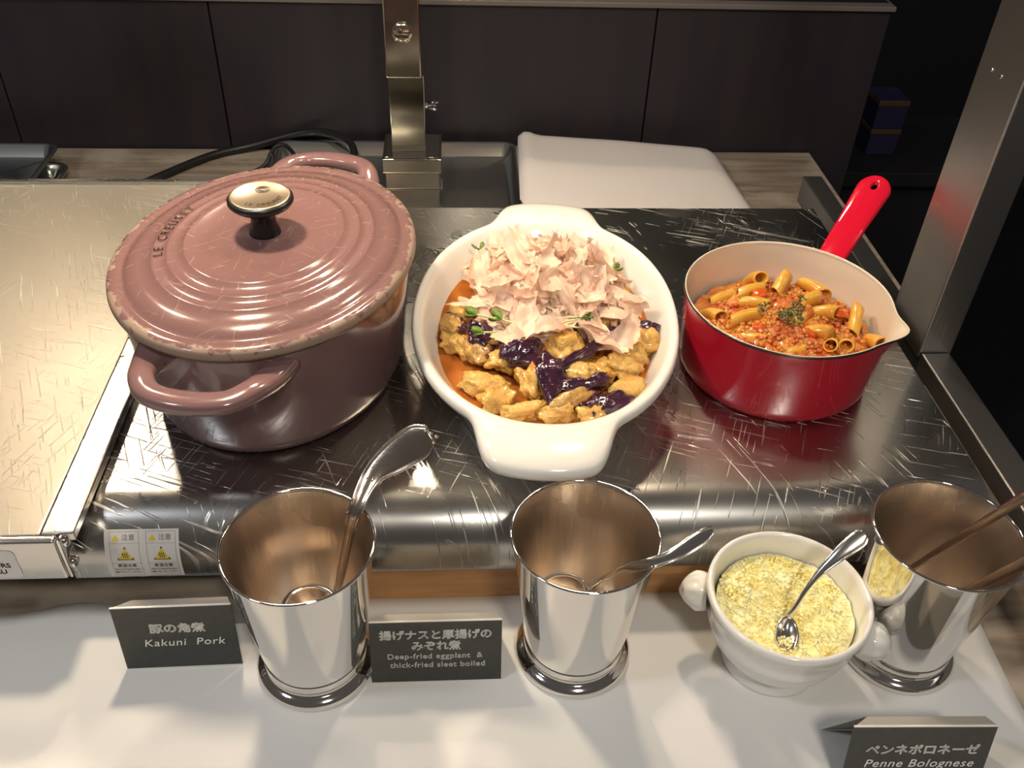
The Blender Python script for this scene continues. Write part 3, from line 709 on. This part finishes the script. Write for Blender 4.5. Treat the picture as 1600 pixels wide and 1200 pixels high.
# bolognese bed
def bed_h(x, y):
    d = math.hypot(x-PN[0], y-PN[1])/.078
    return .132+.012*math.exp(-(d*1.5)**2)-.010*max(0, -(x-PN[0]-.01)/.09)*0
b = bmesh.new(); rings = []
NB = 90; RB = 34
vs = []; fs = []
for i in range(RB+1):
    f = max(i/RB, .01)
    for j in range(NB):
        t = 2*PI*j/NB; r = f*.0795; x = PN[0]+r*math.cos(t)-.001; y = PN[1]+r*math.sin(t)
        z = bed_h(x, y)+.0035*nv((x, y, 0), 90)+.0035*abs(nv((x, y, 0), 230))*1.5-.012*max(0, f-.8)*3
        vs.append((x, y, z))
for i in range(RB):
    for j in range(NB): k2 = (j+1) % NB; fs.append((i*NB+j, i*NB+k2, (i+1)*NB+k2, (i+1)*NB+j))
bed = mesh(vs, fs)
grains = [bed]; rnd = random.Random(5)
proto = [lump(1, 1, 1, s, .35, 1) for s in range(5)]
def scatter(n, R_in, size, hfun, cx, cy, seed, zo=0, sq=.8, yb=0):
    rnd = random.Random(seed); out = []
    for _ in range(n):
        a = rnd.uniform(0, 2*PI); r = R_in*math.sqrt(rnd.random()); x = cx+r*math.cos(a); y = cy+r*math.sin(a)
        s = rnd.uniform(*size); me = rnd.choice(proto).copy()
        me.transform(Matrix.Translation((x, y, hfun(x, y)+zo+rnd.uniform(-.001, .002))) @ Matrix.Rotation(rnd.uniform(0, 6), 4, rnd.choice('XYZ')) @ Matrix.Diagonal((s, s*rnd.uniform(.7, 1), s*sq, 1))); out.append(me)
    return out
grains += scatter(900, .066, (.0012, .0032), bed_h, PN[0]+.004, PN[1]-.002, 3, .001)
o = link('bolognese_sauce', join(grains), MEAT); tag(o, 'chunky orange-red minced meat sauce over the penne in the red pan', 'meat sauce', kind='stuff')
def penne_mesh(L=.030, R=.0056, seed=0):
    n = 20; rings = []; segs = 8; th = .0011
    def rg(rad, s, bend):
        out = []
        for j in range(n):
            t = 2*PI*j/n; rr_ = rad*(1+.03*(j % 2)); y, z = rr_*math.cos(t), rr_*math.sin(t)
            x = s*L+ (.55*y if True else 0); out.append((x, y, z-bend*(s*2)**2*.002))
        return out
    for i in range(segs+1): rings.append(rg(R, i/segs-.5, 1))
    for i in range(segs, -1, -1): rings.append(rg(R-th, i/segs-.5, 1))
    rings.append(rings[0]); return loft(rings)
PM = [penne_mesh(.030), penne_mesh(.026, .0060), penne_mesh(.022, .0058)]
for m_ in PM: m_.materials.append(PENNE); m_.shade_smooth()
PEN = [ # x, y, z, rz, pitch, mesh, label
 (.272, .698, .1440, -1.3, .75, 2, 'penne tube with open end at the back left of the pan'),
 (.2230, .650, .1380, -1.0, .45, 2, 'penne tube with open end against the left pan wall'),
 (.2480, .637, .1450, .30, .05, 0, 'long bright penne lying left of the parsley'),
 (.2390, .677, .1370, .45, .0, 0, 'greenish penne resting along the left wall'),
 (.2650, .6800, .1430, .2, .1, 1, 'penne behind the long bright one'),
 (.2930, .6860, .1470, .9, .3, 1, 'lumpy yellow penne at the back of the pan'),
 (.3220, .683, .1440, -1.1, .1, 1, 'penne standing at the back right of the sauce'),
 (.3130, .6030, .1390, -2.1, .75, 2, 'penne ring facing forward at the right front'),
 (.3260, .6060, .1370, -1.9, .7, 2, 'second penne ring just right of the front one'),
 (.3430, .6330, .1440, 1.15, .35, 0, 'penne leaning up at the right end of the sauce'),
 (.3540, .6170, .1330, -1.2, .5, 1, 'penne lying against the wall under the pouring lip'),
 (.3040, .6150, .1450, -.2, .1, 2, 'sauce-covered penne right of the parsley'),
 (.2620, .6570, .1450, -.5, .1, 2, 'short penne left of the parsley, under sauce'),
 (.2480, .6150, .1370, -.4, .2, 1, 'penne half sunk at the front left'),
 (.2800, .5960, .1370, .2, .2, 2, 'penne end near the front wall'),
 (.3100, .6580, .1480, .4, .1, 2, 'yellow penne between the mince mounds'),
 (.3180, .6420, .1460, -.4, .3, 2, 'penne segment right of the centre'),
 (.2960, .6350, .1450, .8, .1, 0, 'penne under the parsley at the centre'),
]
for x, y, z, rz, pt, mi, l in PEN:
    o = bpy.data.objects.new('penne', PM[mi]); COL.objects.link(o); o.location = (x, y, z-.001); o.rotation_euler = (0, -pt, rz); tag(o, l, 'pasta', 'penne in the red pan')
for i, (x, y, z, rz, l) in enumerate(((.268, .668, .146, .3, 'orange tomato chunk left of the back penne'), (.300, .640, .147, 1.0, 'glossy tomato chunk right of the parsley'), (.318, .662, .146, .5, 'red tomato chunk at the back right of the sauce'), (.332, .640, .145, .2, 'large tomato chunk near the right-hand leaning penne'), (.298, .614, .144, -.4, 'tomato chunk in front of the parsley'), (.258, .622, .142, .7, 'orange tomato chunk at the front left of the pan'))):
    o = link('tomato_piece', lump(.0075, .0055, .0035, 70+i, .45, 3), TOMATO, None, (x, y, z), (.2, .1, rz)); tag(o, l, 'tomato', 'tomato chunks in the meat sauce')
bits = []
for cx, cy, R_in, nb, sd in ((.283, .628, .0105, 150, 4), (.292, .640, .007, 50, 6), (.303, .656, .005, 40, 7), (.262, .641, .005, 25, 8)):
    bits += scatter(nb, R_in, (.0006, .0014), lambda x, y: bed_h(x, y)+.006+.003*math.exp(-((x-cx)**2+(y-cy)**2)/.00006), cx, cy, sd, 0, .5)
o = link('parsley', join(bits), PARS); tag(o, 'dried green parsley sprinkled on the middle of the meat sauce', 'parsley', kind='stuff')

# ================================================================== CUPS
CUPP = [(0, .0015), (.0385, .0015), (.0415, .0), (.0425, .002), (.0425, .005), (.0405, .0075), (.0375, .0085), (.0358, .0095), (.0355, .0125), (.0368, .0135), (.0372, .0155), (.0366, .0175), (.0368, .022)]
def cup(x, y, l, rz=0):
    c = empty('steel_cup', l, 'cup', (x, y, .0022), rz)
    wall_ = CUPP[-1:]+[(.0368+(.0490-.0368)*((z-.022)/.106), z) for z in (.04, .06, .08, .10, .118, .128)]
    link('cup_wall', lathe(wall_, 96, cap0=False, cap1=False), CHROME, c)
    link('lining', lathe([(.0490, .128), (.0478, .126), (.0478-.0122*.3, .09), (.0478-.0122*.65, .055), (.0358, .022), (.034, .0175), (.030, .0165), (0, .0165)], 96, cap0=False), CUPIN, c)
    link('rim', tube([(.0492*math.cos(2*PI*k/96), .0492*math.sin(2*PI*k/96), .1285) for k in range(96)], .0011, 8, closed=True), CHROME, c)
    link('foot_ring', lathe(CUPP, 96), CHROME, c)
    return c
C1 = (-.1023, .4042); C2 = (.0854, .4079); C3 = (.3306, .4026)
cup(*C1, 'steel beaker holding the ladle, in front of the mauve pot')
cup(*C2, 'steel beaker with a spoon leaning right, in front of the white dish')
cup(*C3, 'steel beaker at the right end, behind the bowl of cheese')

def bowl_mesh(L, W, D, n=28, m=10):
    """spoon bowl, open upward, tip at +x, neck at x=0"""
    rings = []
    for i in range(m+1):
        f = max(i/m, .02); ring = []
        for j in range(n):
            t = 2*PI*j/n; x = L/2*(1+f*math.cos(t)); w_ = W/2*f*math.sin(t)*(1+.12*math.cos(t))
            ring.append((x, w_, -D*(1-f**2.2)))
        rings.append(ring)
    return loft(rings, cap0=True)
def add_bowl(L, W, D, M, m, par, name='spoon_bowl'):
    me = bowl_mesh(L, W, D); me.transform(M); q = link(name, me, m, par); md = q.modifiers.new('t', 'SOLIDIFY'); md.thickness = .0012; return q
def frame(origin, xdir, up):
    x = Vector(xdir).normalized(); z = Vector(up); z = (z-x*z.dot(x)).normalized(); y = z.cross(x)
    return Matrix(((x.x, y.x, z.x, origin[0]), (x.y, y.y, z.y, origin[1]), (x.z, y.z, z.z, origin[2]), (0, 0, 0, 1)))
def edge_tubes(pts, wid, up, r, lift, par, m, sn=8, i0=0):
    C = catmull(pts, sn); W = catmull([(a, 0, 0) for a in wid], sn)
    for s in (-1, 1):
        out = []
        for i, c in enumerate(C):
            if i < i0: continue
            t = (C[min(i+1, len(C)-1)]-C[max(i-1, 0)]).normalized(); sd = t.cross(Vector(up)).normalized(); u = sd.cross(t).normalized()
            out.append(c+sd*s*(W[i].x/2-r*.4)+u*lift)
        link('edge_bead', tube(out, r, 8, 1), m, par)
# ladle in cup 1
LA = empty('ladle', 'silver ladle with ornate broad handle standing in the left beaker', 'ladle', (C1[0], C1[1], .02))
o0 = Vector(LA.location)
lp = [Vector(p)-o0 for p in ((-.085, .414, .062), (-.079, .418, .085), (-.0735, .424, .108), (-.067, .430, .132), (-.0565, .4475, .147), (-.0405, .4555, .158), (-.0255, .4590, .168), (-.0165, .4600, .174))]
lw = [.006, .0065, .007, .009, .013, .0215, .0235, .013]
upv = (-.25, -.75, .60)
link('handle', sweep(lp, lw, [.003, .003, .003, .0028, .0022, .002, .002, .002], up=upv, n=16, dome=.0008), BRONZE, LA)
edge_tubes(lp, lw, upv, .0011, .0014, LA, BRONZE, i0=20)
edge_tubes(lp[:5], [.0045]*5, upv, .0007, .0014, LA, BRONZE)
C = catmull(lp, 8); tp = C[-1]
for dx in ((0, 0, 0), (.004, -.002, -.001), (-.004, .002, .001)):
    link('scroll_bead', lathe([(0, -.0016), (.0012, -.001), (.0017, 0), (.0012, .001), (0, .0016)], 12), BRONZE, LA, tp+Vector(dx)*.9)
for i in (24, 27):
    for s in (-1, 1): link('bead', lathe([(0, -.0012), (.0012, 0), (0, .0012)], 12), BRONZE, LA, C[i]+Vector((s*.0055, s*.002, .001)))
add_bowl(.040, .040, .014, frame((-.084-o0.x, .415-o0.y, .062-o0.z), (-.9, -.42, -.12), (.0, -.2, 1)), BRONZE, LA, 'ladle_bowl')
# spoon in cup 2
S2 = empty('serving_spoon', 'silver spoon with twisted handle leaning right in the middle beaker', 'spoon', (C2[0], C2[1], .02)); o0 = Vector(S2.location)
sp = [Vector(p)-o0 for p in ((.092, .409, .072), (.1005, .398, .098), (.109, .388, .118), (.1215, .382, .130), (.133, .382, .1355), (.146, .3865, .140), (.157, .391, .145), (.164, .394, .148))]
sw = [.005, .007, .0075, .007, .007, .010, .010, .005]
link('handle', sweep(sp, sw, [.003]*4+[.003, .0028, .0026, .002], up=(.35, -.5, .5), n=14), SILVER, S2)
edge_tubes(sp, sw, (.35, -.5, .5), .0008, .0008, S2, SILVER, i0=8)
add_bowl(.042, .034, .009, frame((.092-o0.x, .409-o0.y, .072-o0.z), (-.85, .05, -.38), (.1, -.3, 1)), SILVER, S2)
# tools in cup 3
for (pa, pb, l, wv) in (((.336, .436, .045), (.372, .386, .205), 'dark steel spoon handle slanting up right out of the right beaker', .0075), ((.335, .405, .03), (.374, .370, .150), 'second tool handle low at the right rim of the right beaker', .007)):
    T = empty('serving_tool', l, 'utensil', (C3[0], C3[1], .02)); o0 = Vector(T.location); a = Vector(pa)-o0; c_ = Vector(pb)-o0
    pts = [a, a.lerp(c_, .35), a.lerp(c_, .7), c_]
    link('handle', sweep(pts, [wv*.6, wv*.8, wv, wv*1.1], [.0032, .003, .0028, .0026], up=(-.6, -.3, .6), n=12), BRONZE, T)
    dr = (a-c_).normalized()
    add_bowl(.024, .024, .006, frame(a, (dr.x*.6-.4, dr.y*.2-.2, dr.z*.35), (-.2, -.3, 1)), BRONZE, T)

# ================================================================== CHEESE BOWL
BC = (.2325, .3985)
BW = empty('lion_head_bowl', 'small white footed porcelain bowl with knob handles, full of grated cheese', 'bowl', (BC[0], BC[1], .0022))
bp_ = [(0, .004), (.033, .004), (.0345, 0), (.036, .0005), (.0362, .003), (.034, .008), (.0335, .012), (.037, .0165), (.044, .024), (.0495, .034), (.0525, .044), (.0530, .0465), (.0515, .0485), (.0525, .055), (.0545, .064), (.0562, .0670), (.0575, .0705), (.0570, .0735), (.0555, .0750), (.0535, .0745),
       (.0520, .071), (.0500, .058), (.046, .040), (.036, .022), (.022, .013), (0, .011)]
link('bowl_body', lathe(bp_, 96), WHITE, BW)
def lion(sgn):
    b = bmesh.new(); bmesh.ops.create_icosphere(b, subdivisions=4, radius=1)
    for v in b.verts:
        p = v.co.copy(); n_ = p.copy()
        h = 1+.10*math.exp(-((p.y)**2+(p.z+.15)**2)/.06)*(p.x > 0)       # muzzle
        h -= .14*math.exp(-((abs(p.y)-.38)**2+(p.z-.25)**2)/.02)*(p.x > 0)  # eye hollows
        h += .06*math.sin(9*math.atan2(p.z, p.y))*max(0, 1-abs(p.x-.2)*2)   # mane lobes
        h -= .10*math.exp(-((p.z+.45)**2)/.006)*(p.x > .2)                 # mouth
        k_ = 1.08-.12*p.x; v.co = Vector((max(p.x*.0135*h, -.0065), p.y*.0130*h*k_, p.z*.0135*h*k_))
    me = bpy.data.meshes.new('m'); b.to_mesh(me); b.free(); return me
for a in (PI-.33, -.47):
    link('handle', lion(1), WHITE, BW, (.0605*math.cos(a), .0605*math.sin(a), .053), (0, .15, a))
def ch_h(x, y):
    dx, dy = x-BC[0], y-BC[1]
    return .058+.0045*math.exp(-((dx+.025)**2+(dy-.012)**2)/.0006)-.008*math.exp(-((dx-.012)**2+(dy+.010)**2)/.00022)+.004*math.exp(-((dx-.012)**2+(dy+.005)**2)/.00003)+.10*dy*.3
vs = []; fs = []
for i in range(41):
    f = max(i/40, .01)
    for j in range(90):
        t = 2*PI*j/90; r = f*.0485; x = BC[0]+r*math.cos(t); y = BC[1]+r*math.sin(t)
        z = ch_h(x, y)+.0022*nv((x, y, 0), 110)+.0014*nv((x, y, 0), 300)
        vs.append((x, y, z))
for i in range(40):
    for j in range(90): k2 = (j+1) % 90; fs.append((i*90+j, i*90+k2, (i+1)*90+k2, (i+1)*90+j))
gr = [mesh(vs, fs)]+scatter(1500, .0465, (.0005, .0013), ch_h, BC[0], BC[1], 21, .0005, .9)+scatter(60, .012, (.0012, .0026), ch_h, BC[0]-.032, BC[1]+.016, 22, .0012, .9)+scatter(200, .044, (.0010, .0018), ch_h, BC[0]+.002, BC[1]+.002, 23, .0008, .9)
o = link('grated_cheese', join(gr), CHEESE); tag(o, 'pale yellow powdery grated cheese filling the white bowl', 'cheese', kind='stuff')
S3 = empty('teaspoon', 'small silver spoon with scrolled handle stuck in the grated cheese', 'spoon', (.231, .385, .062)); o0 = Vector(S3.location)
sp = [Vector(p)-o0 for p in ((.2305, .3865, .0655), (.2345, .3890, .0725), (.2410, .3945, .084), (.2500, .4005, .095), (.2600, .4050, .1045), (.2680, .4085, .1105), (.2760, .4120, .1155), (.2800, .4135, .118))]
sw = [.0050, .0036, .0036, .0050, .0080, .0105, .0115, .0070]
link('handle', sweep(sp, sw, [.0022, .0026, .0022, .0018, .0018, .002, .002, .0016], up=(-.35, -.6, .8), n=14, dome=.0006), SILVER, S3)
edge_tubes(sp, sw, (-.35, -.6, .8), .0007, .0008, S3, SILVER, i0=24)
add_bowl(.026, .017, .005, frame((.2310-o0.x, .3870-o0.y, .0650-o0.z), (-.28, -.85, -.25), (.1, -.1, 1)), SILVER, S3)

# ================================================================== NAME CARDS
def card(x, y, rz, w_, h_, lean, l, lines):
    c = empty('name_card', l, 'sign', (x, y, .0024), rz)
    T = Matrix.Rotation(PI/2-lean, 4, 'X')
    def pl(n_, me, m, p=c): 
        me.transform(T); return link(n_, me, m, p, smooth=False)
    pl('front_leaf', box((-w_/2, 0, -.0012), (w_/2, h_, -.0002), .0002, 1), CARDM)
    pl('bottom_edge', box((-w_/2, -.0002, -.0014), (w_/2, .0009, .0003), .0002, 1), CARDE)
    pl('top_edge', box((-w_/2, h_-.0006, -.0014), (w_/2, h_+.0003, .0002), .0002, 1), CARDE)
    zt = h_*math.cos(lean); yt = h_*math.sin(lean)
    link('top_fold', mesh([(-w_/2, yt, zt), (w_/2, yt, zt), (w_/2-.004, yt+.009, zt-.003), (-w_/2+.012, yt+.009, zt-.003)], [(0, 1, 2, 3)]), CARDB, c, smooth=False)
    link('rear_leaf', mesh([(-w_/2+.012, yt+.009, zt-.003), (w_/2-.004, yt+.009, zt-.003), (w_/2, yt+.030, 0), (-w_/2, yt+.030, 0)], [(0, 1, 2, 3)]), CARDB, c, smooth=False)
    for body, size, px, py, bold, shear, sp_ in lines:
        me = text_mesh(body, size, bold, shear=shear, spacing=sp_); me.transform(Matrix.Translation((px, py, .0001))); pl('lettering', me, LETW)
card(-.1965, .4015, .02, .0815, .0625, .10, 'dark card reading Kakuni Pork, left of the first beaker',
     [('豚の角煮', .0096, .001, .0405, .00035, .0, 1.0), ('Kakuni  Pork', .0098, .0035, .0265, .0, .18, 1.08)])
card(-.0150, .3835, .0, .0925, .056, .22, 'dark card reading Deep-fried eggplant, between the first two beakers',
     [('揚げナスと厚揚げの', .0088, 0, .0435, .00028, 0, 1), ('みぞれ煮', .0088, 0, .0335, .00028, 0, 1), ('Deep-fried eggplant  &', .0066, -.001, .0245, .00012, 0, 1.10), ('thick-fried sleet boiled', .0066, .001, .0165, .00012, 0, 1.10)])
card(.2985, .2930, -.03, .094, .056, .22, 'dark card with Japanese title for penne, at the lower right',
     [('ペンネボロネーゼ', .0094, .002, .0350, .0003, 0, 1), ('Penne Bolognese', .0098, .002, .0230, 0, .18, 1.08)])
